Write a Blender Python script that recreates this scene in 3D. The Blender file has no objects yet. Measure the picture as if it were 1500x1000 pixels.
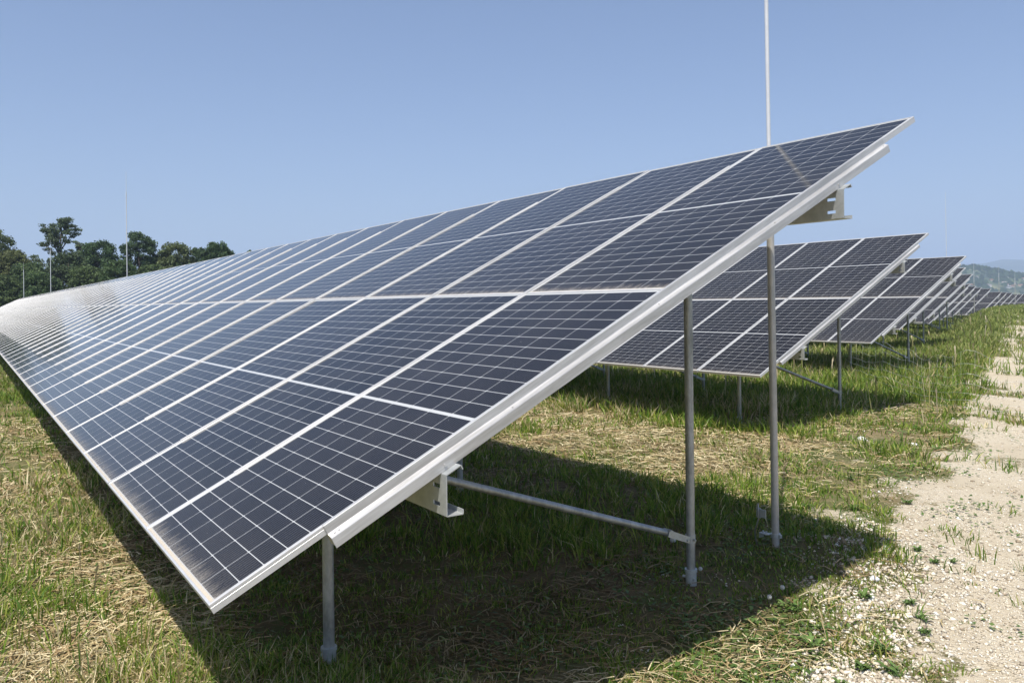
import bpy, math, random
import numpy as np
from mathutils import Vector, Matrix

sc = bpy.context.scene
COL = sc.collection
random.seed(7)
rng = np.random.default_rng(11)

# ------------------------------------------------------------------ camera
YAW, PITCH, ROLL = -0.98710, 0.0015, -0.0116
FPX = 1216.67
CAMZ = 1.80
fwd = Vector((math.sin(YAW)*math.cos(PITCH), math.cos(YAW)*math.cos(PITCH), math.sin(PITCH)))
rgt = Vector((math.cos(YAW), -math.sin(YAW), 0.0))
upv = rgt.cross(fwd)
r2 = rgt*math.cos(ROLL) + upv*math.sin(ROLL)
u2 = -rgt*math.sin(ROLL) + upv*math.cos(ROLL)
cd = bpy.data.cameras.new('camera')
cam = bpy.data.objects.new('camera', cd)
COL.objects.link(cam)
M = Matrix((r2, u2, -fwd)).transposed().to_4x4()
M.translation = Vector((0, 0, CAMZ))
cam.matrix_world = M
cd.sensor_width = 36
cd.lens = 36*FPX/1500
cd.shift_y = -57.2/1500
cd.clip_start = 0.05
cd.clip_end = 40000
sc.camera = cam

# ------------------------------------------------------------------ sky and sun
SUN_DIR = Vector((0.30, -0.405, 1.0)).normalized()      # towards the sun
elev = math.asin(SUN_DIR.z)
az = math.atan2(SUN_DIR.x, SUN_DIR.y)                   # from +Y clockwise
w = bpy.data.worlds.new('World')
sc.world = w
w.use_nodes = True
nt = w.node_tree
nt.nodes.clear()
sky = nt.nodes.new('ShaderNodeTexSky')
sky.sky_type = 'NISHITA'
sky.sun_disc = False
sky.sun_elevation = elev
sky.sun_rotation = az
sky.altitude = 0
sky.air_density = 1.0
sky.dust_density = 1.4
sky.ozone_density = 5.5
bg = nt.nodes.new('ShaderNodeBackground')
bg.inputs['Strength'].default_value = 0.118
wo = nt.nodes.new('ShaderNodeOutputWorld')
warm = nt.nodes.new('ShaderNodeMix'); warm.data_type = 'RGBA'; warm.blend_type = 'MULTIPLY'
warm.inputs['Factor'].default_value = 1.0
warm.inputs[7].default_value = (1.07, 0.985, 1.0, 1)
nt.links.new(sky.outputs[0], warm.inputs[6])
nt.links.new(warm.outputs[2], bg.inputs[0])
nt.links.new(bg.outputs[0], wo.inputs[0])

sd = bpy.data.lights.new('sun', 'SUN')
sd.energy = 5.0
sd.angle = math.radians(0.5)
sd.color = (1.0, 0.95, 0.87)
so = bpy.data.objects.new('sun', sd)
so.rotation_euler = SUN_DIR.to_track_quat('Z', 'Y').to_euler()
so.location = (5, -8, 20)
COL.objects.link(so)

sc.view_settings.view_transform = 'Standard'
sc.view_settings.look = 'None'
sc.view_settings.exposure = 0.22
sc.view_settings.gamma = 1.0
sc.render.engine = 'CYCLES'
sc.cycles.max_bounces = 6
sc.cycles.diffuse_bounces = 3
sc.cycles.glossy_bounces = 3
sc.cycles.transmission_bounces = 3
sc.cycles.volume_bounces = 1
sc.cycles.transparent_max_bounces = 6
sc.cycles.use_denoising = True
try:
    sc.cycles.filter_width = 1.5
except Exception:
    pass

# ------------------------------------------------------------------ helpers
def link(o, parent=None):
    COL.objects.link(o)
    if parent is not None:
        o.parent = parent
    return o

def tag(o, label=None, cat=None, group=None, kind=None):
    if label: o['label'] = label
    if cat: o['category'] = cat
    if group: o['group'] = group
    if kind: o['kind'] = kind
    return o

def empty(name, loc=(0, 0, 0), rz=0.0):
    o = bpy.data.objects.new(name, None)
    o.empty_display_size = 0.2
    o.location = loc
    o.rotation_euler = (0, 0, rz)
    return link(o)

class MB:
    def __init__(s):
        s.v = []; s.f = []; s.m = []; s.uv = {}
    def poly(s, pts, mi=0, uvs=None):
        b = len(s.v)
        s.v += [tuple(p) for p in pts]
        s.f.append(tuple(range(b, b+len(pts))))
        s.m.append(mi)
        if uvs: s.uv[len(s.f)-1] = uvs
    def box(s, x0, x1, y0, y1, z0, z1, mi=0):
        P = [(x0,y0,z0),(x1,y0,z0),(x1,y1,z0),(x0,y1,z0),(x0,y0,z1),(x1,y0,z1),(x1,y1,z1),(x0,y1,z1)]
        b = len(s.v); s.v += P
        for q in ((0,3,2,1),(4,5,6,7),(0,1,5,4),(1,2,6,5),(2,3,7,6),(3,0,4,7)):
            s.f.append(tuple(b+i for i in q)); s.m.append(mi)
    def tube(s, path, radii, n=12, mi=0, caps=True):
        path = [Vector(p) for p in path]
        if not hasattr(radii, '__len__'): radii = [radii]*len(path)
        rings = []
        ref = None
        for i, p in enumerate(path):
            d = (path[min(i+1, len(path)-1)] - path[max(i-1, 0)])
            if d.length < 1e-9: d = Vector((0, 0, 1))
            d.normalize()
            a = Vector((1, 0, 0)) if abs(d.x) < .9 else Vector((0, 1, 0))
            if ref is not None: a = ref
            e1 = (a - d*a.dot(d)).normalized(); ref = e1
            e2 = d.cross(e1)
            b = len(s.v)
            for k in range(n):
                t = 2*math.pi*k/n
                s.v.append(tuple(p + (e1*math.cos(t) + e2*math.sin(t))*radii[i]))
            rings.append(b)
        for i in range(len(path)-1):
            for k in range(n):
                s.f.append((rings[i]+k, rings[i]+(k+1) % n, rings[i+1]+(k+1) % n, rings[i+1]+k)); s.m.append(mi)
        if caps:
            s.f.append(tuple(rings[0]+k for k in reversed(range(n)))); s.m.append(mi)
            s.f.append(tuple(rings[-1]+k for k in range(n))); s.m.append(mi)
    def build(s, name, mats, parent=None, smooth=False, angle=None):
        me = bpy.data.meshes.new(name)
        me.from_pydata(s.v, [], s.f)
        if not isinstance(mats, (list, tuple)): mats = [mats]
        for m in mats: me.materials.append(m)
        if len(mats) > 1: me.polygons.foreach_set('material_index', s.m)
        if s.uv:
            ul = me.uv_layers.new(name='UVMap')
            for fi, uvs in s.uv.items():
                p = me.polygons[fi]
                for li, uv in zip(p.loop_indices, uvs): ul.data[li].uv = uv
        if smooth: me.polygons.foreach_set('use_smooth', [True]*len(s.f))
        me.update()
        if angle is not None:
            me.polygons.foreach_set('use_smooth', [True]*len(s.f))
            me.set_sharp_from_angle(angle=math.radians(angle))
        return link(bpy.data.objects.new(name, me), parent)

def npmesh(name, V, F, mats, col=None, parent=None, smooth=False, extra=None):
    """V (n,3); F list of arrays (m,k) all faces; col (n,4) point colours."""
    me = bpy.data.meshes.new(name)
    me.vertices.add(len(V))
    me.vertices.foreach_set('co', np.ascontiguousarray(V, dtype=np.float32).ravel())
    loops = np.concatenate([f.ravel() for f in F]).astype(np.int32)
    tot = np.concatenate([np.full(len(f), f.shape[1], np.int32) for f in F])
    st = np.concatenate([[0], np.cumsum(tot)[:-1]]).astype(np.int32)
    me.loops.add(len(loops)); me.loops.foreach_set('vertex_index', loops)
    me.polygons.add(len(tot)); me.polygons.foreach_set('loop_start', st)
    try: me.polygons.foreach_set('loop_total', tot)
    except Exception: pass
    if smooth: me.polygons.foreach_set('use_smooth', np.ones(len(tot), bool))
    for m in (mats if isinstance(mats, (list, tuple)) else [mats]): me.materials.append(m)
    me.update(calc_edges=True)
    if col is not None:
        a = me.color_attributes.new('tint', 'FLOAT_COLOR', 'POINT')
        a.data.foreach_set('color', np.ascontiguousarray(col, dtype=np.float32).ravel())
    for k, arr in (extra or {}).items():
        a = me.attributes.new(k, 'FLOAT', 'POINT')
        a.data.foreach_set('value', np.ascontiguousarray(arr, dtype=np.float32))
    return link(bpy.data.objects.new(name, me), parent)

# numpy value noise
def _h(ix, iy, s):
    n = (ix.astype(np.int64)*374761393 + iy.astype(np.int64)*668265263 + s*974634777) & 0x7fffffff
    n = ((n ^ (n >> 13))*1274126177) & 0x7fffffff
    return ((n ^ (n >> 16)) & 0xffff)/65535.0
def vnoise(x, y, s=0):
    x = np.asarray(x, float); y = np.asarray(y, float)
    ix = np.floor(x); iy = np.floor(y); fx = x-ix; fy = y-iy
    fx = fx*fx*(3-2*fx); fy = fy*fy*(3-2*fy)
    ix = ix.astype(np.int64); iy = iy.astype(np.int64)
    a = _h(ix, iy, s); b = _h(ix+1, iy, s); c = _h(ix, iy+1, s); d = _h(ix+1, iy+1, s)
    return (a*(1-fx)+b*fx)*(1-fy) + (c*(1-fx)+d*fx)*fy
def fbm(x, y, s=0, o=3):
    r = 0; a = .5; t = 0
    for i in range(o):
        r = r + a*vnoise(x*2**i, y*2**i, s+i*17); t += a; a *= .5
    return r/t
def sstep(x, a, b):
    t = np.clip((x-a)/(b-a), 0, 1)
    return t*t*(3-2*t)

# ------------------------------------------------------------------ site layout
TILT = math.radians(26.76)
PITCHC = 1.1404          # module column pitch
MW, ML = 1.127, 2.279    # module width and length
VP = 2.2800               # slope pitch of the two module tiers
ROWP = 8.175
ROWEND = {1: -2.790, 2: -7.406, 3: -11.13, 4: -15.47, 5: -19.49, 6: -23.88, 7: -27.80, 8: -31.62, 9: -35.04,
          10: -38.21, 11: -41.68, 12: -45.07, 13: -48.4, 14: -50.5, 15: -54.6, 16: -57.3, 17: -61.0, 18: -64.4}
def rowdz(n):
    if n <= 1: return 0.0
    if n == 2: return -0.03
    if n <= 5: return -0.01
    if n <= 9: return -0.31
    if n <= 12: return -0.53
    return -0.66
Y0, Z0 = 0.655, CAMZ-0.967

def pathA(x, y): return x + 0.83 + 0.48*y         # > 0 to the right of the path's left edge
def ground_h(x, y):
    x = np.asarray(x, float); y = np.asarray(y, float)
    a = pathA(x, y)
    drop = -0.31*sstep(y, 39, 45) - 0.22*sstep(y, 72, 78) - 0.13*sstep(y, 97, 104)
    hump = 0.98*sstep(y, 18, 62)*sstep(a, -3.6, -0.4)
    hump *= 1 - sstep(y, 105, 170)
    z = drop*(1-sstep(a, -3.6, 0.5)*.7) + hump
    z = z - 42*sstep(y, 140, 900) - 30*sstep(np.hypot(x, y), 500, 2500)
    near = 1-sstep(np.hypot(x, y), 60, 120)
    z = z + near*0.05*(fbm(x*.55, y*.55, 3, 3)-.5)
    z = z + near*0.03*(vnoise(x*3.1, y*3.1, 9)-.5)*(1-sstep(a, -.5, .5)*.6)
    z = z - 0.03*near - 0.15*np.exp(-(((x+3.0)/1.0)**2 + ((y-3.2)/1.3)**2))
    z = z - 0.05*sstep(a, 0.1, .9)*(1-sstep(a, 4.5, 6))*near*(1-sstep(y, 20, 35))
    return z

# ------------------------------------------------------------------ materials
def newmat(name):
    m = bpy.data.materials.new(name); m.use_nodes = True
    n = m.node_tree; n.nodes.clear()
    out = n.nodes.new('ShaderNodeOutputMaterial')
    return m, n, out
def N(n, t, **k):
    x = n.nodes.new(t)
    for a, b in k.items():
        if a in ('op',): x.operation = b
        else: setattr(x, a, b)
    return x
def setin(x, **k):
    for a, b in k.items(): x.inputs[a.replace('_', ' ')].default_value = b
    return x
def math_(n, op, a, b=None, c=None, clamp=False):
    x = n.nodes.new('ShaderNodeMath'); x.operation = op; x.use_clamp = clamp
    for i, q in enumerate((a, b, c)):
        if q is None: continue
        if isinstance(q, (int, float)): x.inputs[i].default_value = q
        else: n.links.new(q, x.inputs[i])
    return x.outputs[0]
def mixc(n, fac, a, b):
    x = n.nodes.new('ShaderNodeMix'); x.data_type = 'RGBA'
    for s, q in ((x.inputs['Factor'], fac), (x.inputs[6], a), (x.inputs[7], b)):
        if isinstance(q, (int, float)): s.default_value = q
        elif isinstance(q, tuple): s.default_value = q if len(q) == 4 else q+(1,)
        else: n.links.new(q, s)
    return x.outputs[2]
def noise(n, vec, scale, detail=3, rough=.55):
    x = n.nodes.new('ShaderNodeTexNoise'); x.inputs['Scale'].default_value = scale
    x.inputs['Detail'].default_value = detail; x.inputs['Roughness'].default_value = rough
    if vec is not None: n.links.new(vec, x.inputs['Vector'])
    return x.outputs['Fac']
def ramp(n, fac, stops):
    x = n.nodes.new('ShaderNodeValToRGB')
    el = x.color_ramp.elements
    while len(el) < len(stops): el.new(.5)
    for e, (p, c) in zip(el, stops):
        e.position = p; e.color = c if len(c) == 4 else tuple(c)+(1,)
    n.links.new(fac, x.inputs[0]); return x.outputs[0]
def maprange(n, v, a, b, c=0., d=1.):
    x = n.nodes.new('ShaderNodeMapRange'); x.interpolation_type = 'SMOOTHSTEP'
    n.links.new(v, x.inputs[0])
    for i, q in enumerate((a, b, c, d)): x.inputs[i+1].default_value = q
    return x.outputs[0]
def bsdf(n, out, **k):
    b = n.nodes.new('ShaderNodeBsdfPrincipled')
    for a, q in k.items():
        s = b.inputs[a.replace('_', ' ')]
        if isinstance(q, (int, float)): s.default_value = q
        elif isinstance(q, tuple): s.default_value = q if len(q) == 4 else q+(1,)
        else: n.links.new(q, s)
    n.links.new(b.outputs[0], out.inputs[0]); return b
def bump(n, h, strength, dist, b):
    x = n.nodes.new('ShaderNodeBump'); x.inputs['Strength'].default_value = strength
    x.inputs['Distance'].default_value = dist
    n.links.new(h, x.inputs['Height']); n.links.new(x.outputs[0], b.inputs['Normal'])

def metal(name, c1, c2, metallic, rough, scale=14, stretch=(1, 1, 1), blotch=.5):
    m, n, out = newmat(name)
    tc = N(n, 'ShaderNodeTexCoord')
    mp = N(n, 'ShaderNodeMapping'); mp.inputs['Scale'].default_value = stretch
    n.links.new(tc.outputs['Object'], mp.inputs[0])
    f1 = noise(n, mp.outputs[0], scale, 5, .65); f2 = noise(n, mp.outputs[0], scale*6, 3)
    f = math_(n, 'ADD', math_(n, 'MULTIPLY', f1, .7), math_(n, 'MULTIPLY', f2, .3))
    f = maprange(n, f, .5-blotch*.4, .5+blotch*.4)
    c = mixc(n, f, c1, c2)
    b = bsdf(n, out, Base_Color=c, Metallic=metallic, Roughness=maprange(n, f1, .2, .8, rough-.08, rough+.12))
    bump(n, f2, .12, .002, b)
    return m
M_ALU = metal('anodised_aluminium', (.55, .55, .54), (.66, .66, .65), .30, .38, 8, (1, 1, 1))
M_RAIL = metal('mill_aluminium', (.40, .395, .38), (.61, .61, .60), .35, .40, 7, (3, .22, 3), .5)
M_GALV = metal('galvanised_steel', (.24, .25, .25), (.50, .51, .50), .6, .42, 12, (1, 1, .45), .55)
M_GALV2 = metal('galvanised_sheet', (.40, .42, .41), (.56, .58, .57), .45, .42, 9)
M_ROD = metal('rod_aluminium', (.42, .41, .39), (.55, .53, .50), .35, .38, 6)
M_MAST = metal('mast_aluminium', (.66, .67, .68), (.74, .75, .76), .15, .4, 6)
M_BOLT = metal('bolt_steel', (.3, .3, .3), (.45, .45, .45), .9, .35, 30)

def mat_panel():
    m, n, out = newmat('solar_cells')
    uv = N(n, 'ShaderNodeUVMap'); uv.uv_map = 'UVMap'
    sp = N(n, 'ShaderNodeSeparateXYZ'); n.links.new(uv.outputs[0], sp.inputs[0])
    u, v = sp.outputs[0], sp.outputs[1]
    oi = N(n, 'ShaderNodeObjectInfo')
    mu, mv, gap = .023, .024, .016
    cu = (MW-2*mu)/6; half = (ML-2*mv-gap)/2; cv = half/12
    up = math_(n, 'DIVIDE', math_(n, 'SUBTRACT', u, mu), cu)
    top = math_(n, 'GREATER_THAN', v, ML/2)
    vv = math_(n, 'SUBTRACT', math_(n, 'SUBTRACT', v, mv), math_(n, 'MULTIPLY', top, half+gap))
    vp = math_(n, 'DIVIDE', vv, cv)
    fu = math_(n, 'FRACT', up); fv = math_(n, 'FRACT', vp)
    du = math_(n, 'MULTIPLY', math_(n, 'SUBTRACT', .5, math_(n, 'ABSOLUTE', math_(n, 'SUBTRACT', fu, .5))), cu)  # metres to line
    dv = math_(n, 'MULTIPLY', math_(n, 'SUBTRACT', .5, math_(n, 'ABSOLUTE', math_(n, 'SUBTRACT', fv, .5))), cv)
    lu = math_(n, 'LESS_THAN', du, .0013)
    lv = math_(n, 'LESS_THAN', dv, .0016)
    dot = math_(n, 'LESS_THAN', math_(n, 'ADD', du, dv), .0068)
    # outside the cell fields
    def outside(x, hi): return math_(n, 'ADD', math_(n, 'LESS_THAN', x, 0.), math_(n, 'GREATER_THAN', x, hi))
    o = math_(n, 'ADD', outside(up, 6.), outside(vp, 12.), clamp=True)
    white = math_(n, 'ADD', math_(n, 'ADD', lu, lv), math_(n, 'ADD', dot, o), clamp=True)
    # busbars, ten to a cell, running up the slope
    bb = math_(n, 'FRACT', math_(n, 'MULTIPLY', fu, 10.))
    bb = math_(n, 'LESS_THAN', math_(n, 'ABSOLUTE', math_(n, 'SUBTRACT', bb, .5)), .055)
    # per cell shade
    cell = N(n, 'ShaderNodeCombineXYZ')
    n.links.new(math_(n, 'FLOOR', up), cell.inputs[0]); n.links.new(math_(n, 'FLOOR', math_(n, 'DIVIDE', v, cv)), cell.inputs[1])
    n.links.new(oi.outputs['Random'], cell.inputs[2])
    wn = N(n, 'ShaderNodeTexWhiteNoise'); n.links.new(cell.outputs[0], wn.inputs[0])
    cellc = mixc(n, wn.outputs['Value'], (.0045, .0044, .0055), (.0085, .0083, .0100))
    tv = maprange(n, oi.outputs['Random'], 0., 1., 0., 1.)
    cellc = mixc(n, math_(n, 'MULTIPLY', tv, .45), cellc, (.0125, .0125, .0165))
    c = mixc(n, math_(n, 'MULTIPLY', bb, .26), cellc, (.30, .31, .34))
    c = mixc(n, white, c, (.50, .51, .50))
    # dust, thicker at each module's lower lip, with run marks
    geo = N(n, 'ShaderNodeNewGeometry')
    mp = N(n, 'ShaderNodeMapping'); mp.inputs['Scale'].default_value = (60, 7, 1)
    cmb = N(n, 'ShaderNodeCombineXYZ'); n.links.new(u, cmb.inputs[0]); n.links.new(v, cmb.inputs[1]); n.links.new(math_(n, 'MULTIPLY', oi.outputs['Random'], 37.), cmb.inputs[2])
    n.links.new(cmb.outputs[0], mp.inputs[0])
    st = noise(n, mp.outputs[0], 1.0, 4, .6)
    fine = noise(n, cmb.outputs[0], 130, 3, .6)
    big = noise(n, cmb.outputs[0], 2.2, 3, .55)
    lip = math_(n, 'MULTIPLY', maprange(n, math_(n, 'ADD', v, math_(n, 'MULTIPLY', math_(n, 'SUBTRACT', st, .5), .14)), .008, .085, 1., 0.), .42)
    lip = math_(n, 'MULTIPLY', lip, maprange(n, fine, .25, .65, .45, 1.))
    film = math_(n, 'MULTIPLY', math_(n, 'ADD', .75, math_(n, 'MULTIPLY', math_(n, 'FRACT', math_(n, 'MULTIPLY', oi.outputs['Random'], 7.3)), .6)), maprange(n, math_(n, 'ADD', math_(n, 'MULTIPLY', big, .6), math_(n, 'MULTIPLY', fine, .4)), .3, .75, 0., .034))
    low = math_(n, 'MULTIPLY', maprange(n, v, 0., .55, .05, 0.), maprange(n, fine, .3, .7))
    vor = N(n, 'ShaderNodeTexVoronoi'); vor.inputs['Scale'].default_value = 28; n.links.new(cmb.outputs[0], vor.inputs['Vector'])
    spx = N(n, 'ShaderNodeSeparateColor'); n.links.new(vor.outputs['Color'], spx.inputs[0])
    spk = math_(n, 'MULTIPLY', math_(n, 'LESS_THAN', vor.outputs['Distance'], math_(n, 'MULTIPLY', spx.outputs[1], .075)), math_(n, 'GREATER_THAN', spx.outputs[0], .80))
    spk = math_(n, 'MULTIPLY', spk, .5)
    dust = math_(n, 'ADD', math_(n, 'ADD', lip, film), math_(n, 'ADD', low, spk), clamp=True)
    c = mixc(n, dust, c, (.40, .36, .30))
    # the dirty margin strip on the lowest edge
    strip = math_(n, 'MULTIPLY', math_(n, 'LESS_THAN', v, .022), maprange(n, st, .2, .7, .35, .75))
    c = mixc(n, strip, c, (.60, .50, .34))
    b = bsdf(n, out, Base_Color=c, Roughness=math_(n, 'ADD', .085, math_(n, 'MULTIPLY', dust, .55)), IOR=1.30)
    b.inputs['Specular IOR Level'].default_value = .34
    b.inputs['Specular Tint'].default_value = (1.0, .87, .72, 1)
    return m
M_CELL = mat_panel()
m, n, out = newmat('backsheet'); bsdf(n, out, Base_Color=(.62, .63, .62), Roughness=.55); M_BACK = m

def mat_ground():
    m, n, out = newmat('field_ground')
    tc = N(n, 'ShaderNodeTexCoord'); P = tc.outputs['Object']
    pa = N(n, 'ShaderNodeAttribute'); pa.attribute_name = 'path'
    so_ = N(n, 'ShaderNodeAttribute'); so_.attribute_name = 'soil'
    fa = N(n, 'ShaderNodeAttribute'); fa.attribute_name = 'far'
    n1 = noise(n, P, .9, 5, .6); n2 = noise(n, P, 7, 5, .65); n3 = noise(n, P, 45, 4, .7); n4 = noise(n, P, 160, 2, .6)
    straw = mixc(n, n3, (.15, .11, .055), (.42, .34, .19))
    soil = mixc(n, n2, (.06, .038, .024), (.15, .098, .060))
    green = mixc(n, n3, (.045, .065, .018), (.13, .16, .045))
    g = mixc(n, maprange(n, math_(n, 'ADD', n1, math_(n, 'MULTIPLY', n2, .4)), .5, .9), green, straw)
    g = mixc(n, maprange(n, n2, .55, .75, 0, .6), g, soil)
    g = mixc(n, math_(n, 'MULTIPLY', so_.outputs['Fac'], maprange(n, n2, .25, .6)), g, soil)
    farg = mixc(n, n1, (.075, .105, .03), (.15, .17, .06))
    g = mixc(n, fa.outputs['Fac'], g, farg)
    # packed dirt and limestone gravel
    dirt = mixc(n, n2, (.43, .365, .255), (.61, .535, .40))
    dirt = mixc(n, maprange(n, n1, .35, .65), dirt, (.58, .50, .365))
    vo = N(n, 'ShaderNodeTexVoronoi'); vo.inputs['Scale'].default_value = 42; n.links.new(P, vo.inputs['Vector'])
    sc_ = N(n, 'ShaderNodeSeparateColor'); n.links.new(vo.outputs['Color'], sc_.inputs[0])
    peb = mixc(n, sc_.outputs[0], (.52, .45, .32), (.81, .745, .60))
    gm = math_(n, 'MULTIPLY', maprange(n, n1, .40, .60), maprange(n, vo.outputs['Distance'], .25, .55, 1., .2))
    dirt = mixc(n, gm, dirt, peb)
    pm = math_(n, 'ADD', pa.outputs['Fac'], math_(n, 'MULTIPLY', math_(n, 'SUBTRACT', math_(n, 'ADD', n2, n3), 1.), .8))
    pm = maprange(n, pm, .40, .62)
    c = mixc(n, pm, g, dirt)
    b = bsdf(n, out, Base_Color=c, Roughness=.95)
    b.inputs['Specular IOR Level'].default_value = .15
    hh = math_(n, 'ADD', math_(n, 'MULTIPLY', n2, .5), math_(n, 'ADD', math_(n, 'MULTIPLY', n3, .35), math_(n, 'MULTIPLY', n4, .15)))
    hh = math_(n, 'ADD', hh, math_(n, 'MULTIPLY', math_(n, 'SUBTRACT', 1., vo.outputs['Distance']), math_(n, 'MULTIPLY', gm, .35)))
    bump(n, hh, .8, .05, b)
    return m
M_GROUND = mat_ground()

def mat_leaf(name, trans=.3, rough=.55, spec=.25):
    m, n, out = newmat(name)
    a = N(n, 'ShaderNodeAttribute'); a.attribute_name = 'tint'
    b = n.nodes.new('ShaderNodeBsdfPrincipled'); n.links.new(a.outputs['Color'], b.inputs['Base Color'])
    b.inputs['Roughness'].default_value = rough; b.inputs['Specular IOR Level'].default_value = spec
    if trans > 0:
        t = N(n, 'ShaderNodeBsdfTranslucent'); n.links.new(a.outputs['Color'], t.inputs[0])
        x = N(n, 'ShaderNodeMixShader'); x.inputs[0].default_value = trans
        n.links.new(b.outputs[0], x.inputs[1]); n.links.new(t.outputs[0], x.inputs[2]); n.links.new(x.outputs[0], out.inputs[0])
    else: n.links.new(b.outputs[0], out.inputs[0])
    return m
M_BLADE = mat_leaf('grass_blades', .38, .5)
M_STRAW = mat_leaf('dry_straw', .12, .7, .2)
M_LEAF = mat_leaf('tree_leaves', .35, .6, .2)
M_WEED = mat_leaf('weed_leaves', .25, .45, .3)
M_STONE = mat_leaf('limestone', 0, .9, .15)
m, n, out = newmat('bark'); tc = N(n, 'ShaderNodeTexCoord')
bsdf(n, out, Base_Color=mixc(n, noise(n, tc.outputs['Object'], 3, 4), (.05, .04, .03), (.13, .11, .085)), Roughness=.9); M_BARK = m

# ------------------------------------------------------------------ ground sheet
def make_ground():
    na = 620
    rs = [0.0]; r = .35
    while r < 9000:
        rs.append(r)
        r *= 1.022 if r < 60 else 1.045
    rs = np.array(rs[1:]); nr = len(rs)
    # finer angular steps toward the view
    base = np.linspace(0, 1, na, endpoint=False)
    view = math.atan2(fwd.y, fwd.x)
    ang = view + 2*np.pi*(base-.5) - 0.62*np.sin(2*np.pi*(base-.5))*1.0
    ang = ang[::-1]
    R, A = np.meshgrid(rs, ang, indexing='ij')
    X = R*np.cos(A); Y = R*np.sin(A)
    Z = ground_h(X, Y)
    V = np.stack([X.ravel(), Y.ravel(), Z.ravel()], 1)
    V = np.vstack([V, [[0, 0, float(ground_h(0, 0))]]])
    i = np.arange(nr-1)[:, None]; j = np.arange(na)[None, :]
    a = i*na+j; b = i*na+(j+1) % na
    F = np.stack([a, b, b+na, a+na], -1).reshape(-1, 4)[:, ::-1]
    j = np.arange(na)
    T = np.stack([np.full(na, nr*na), (j+1) % na, j], 1)
    x, y = V[:, 0], V[:, 1]
    pm = path_mask(x, y)
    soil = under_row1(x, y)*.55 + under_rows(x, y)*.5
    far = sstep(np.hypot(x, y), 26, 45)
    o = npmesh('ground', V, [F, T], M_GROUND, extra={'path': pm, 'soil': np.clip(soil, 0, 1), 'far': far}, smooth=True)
    tag(o, kind='structure')
    # make sure it faces up
    me = o.data
    if me.polygons[10].normal.z < 0: me.flip_normals()

def path_mask(x, y):
    a = pathA(x, y) + 0.9*(fbm(x*.45+5, y*.45, 41, 3)-.5) + .6*(vnoise(x*2.2, y*2.2, 43)-.5) + .35*(vnoise(x*5.2, y*5.2, 44)-.5)
    yy = y
    nearp = sstep(a, -.25, .35)*(1-sstep(a, 5.2, 6.4))
    # further off the track narrows to a broken rut with grass on both sides
    cen = 1.1 - .1*sstep(yy, 15, 40)
    rut = np.exp(-((a-cen)/(.75))**2)*(.62+.6*sstep(fbm(x*.5, y*.35, 47, 3), .38, .58))
    rut *= 1-sstep(yy, 28, 70)*.75
    t = sstep(yy, 19, 30)
    patch = nearp*(.38+.72*sstep(fbm(x*.9, y*.9, 51, 3), .35, .6))
    mid = nearp*(1-sstep(yy, 7.5, 11)) + patch*sstep(yy, 7.5, 11)
    p = mid*(1-t) + np.maximum(rut, 0)*t
    # bare pebbly spots on the verge
    verge = np.exp(-((pathA(x, y)+.55)/.75)**2)*sstep(vnoise(x*2.6, y*2.6, 57), .55, .8)*(1-sstep(yy, 9, 14))*.55
    return np.clip(np.maximum(p, verge), 0, 1)
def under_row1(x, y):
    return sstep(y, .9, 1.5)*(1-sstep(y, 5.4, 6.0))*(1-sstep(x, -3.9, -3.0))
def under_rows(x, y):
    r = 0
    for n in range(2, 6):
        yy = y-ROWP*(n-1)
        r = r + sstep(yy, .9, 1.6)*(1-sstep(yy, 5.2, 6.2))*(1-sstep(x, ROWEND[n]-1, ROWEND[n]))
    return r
make_ground()
def gz(x, y): return float(ground_h(x, y))

# ------------------------------------------------------------------ grass, straw and gravel
def polar_points(nn, a, b, p, spread=56):
    """points spread over the seen sector, denser near the viewer"""
    k = 1-p
    u = rng.random(nn)
    r = (u*(b**k-a**k)+a**k)**(1/k)
    th = math.atan2(fwd.y, fwd.x) + np.radians(rng.uniform(-spread, spread, nn))
    return r*np.cos(th), r*np.sin(th), r
def thin_hidden(x, y):
    """keep only some of the growth deep below and behind the long first table"""
    d = x*fwd.x + y*fwd.y; rr = x*rgt.x + y*rgt.y
    px = 750 + FPX*rr/np.maximum(d, .3)
    hid = ((y > 1.6) & (px < 230)) | ((y > 5.2) & (px < 560)) | ((y > 9.3) & (px < 820)) | (px < -260)
    return ~hid | (rng.random(len(x)) < .12)

def blades(name, px, py, h, wd, lean, az_, tint, mat, curl=.5, lift=0.0):
    """each blade: tapering strip of two segments and a tip"""
    nn = len(px)
    z = ground_h(px, py) - .004 + lift
    dx, dy = np.cos(az_), np.sin(az_)
    ta = az_ + np.pi/2 + rng.uniform(-1.2, 1.2, nn)
    sx, sy = np.cos(ta)*wd*.5, np.sin(ta)*wd*.5
    def pt(t, side, wf):
        off = lean*h*(t**(1+curl))
        hz = h*t*np.sqrt(np.clip(1-(lean*.7*t)**2, .02, 1))
        return np.stack([px+dx*off+side*sx*wf, py+dy*off+side*sy*wf, z+hz], 1)
    V = np.stack([pt(0, -1, .8), pt(0, 1, .8), pt(.5, -1, .9), pt(.5, 1, .9), pt(1., 0, 0)], 1)  # nn,5,3
    b = np.arange(nn)[:, None]*5
    Q = b + np.array([[0, 1, 3, 2]]); T = b + np.array([[2, 3, 4]])
    C = np.repeat(tint[:, None, :], 5, 1).copy()
    C[:, 4, :3] *= 1.1
    C = np.concatenate([C, np.ones((nn, 5, 1))], 2)
    o = npmesh(name, V.reshape(-1, 3), [Q, T], mat, col=C.reshape(-1, 4))
    return o

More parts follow.
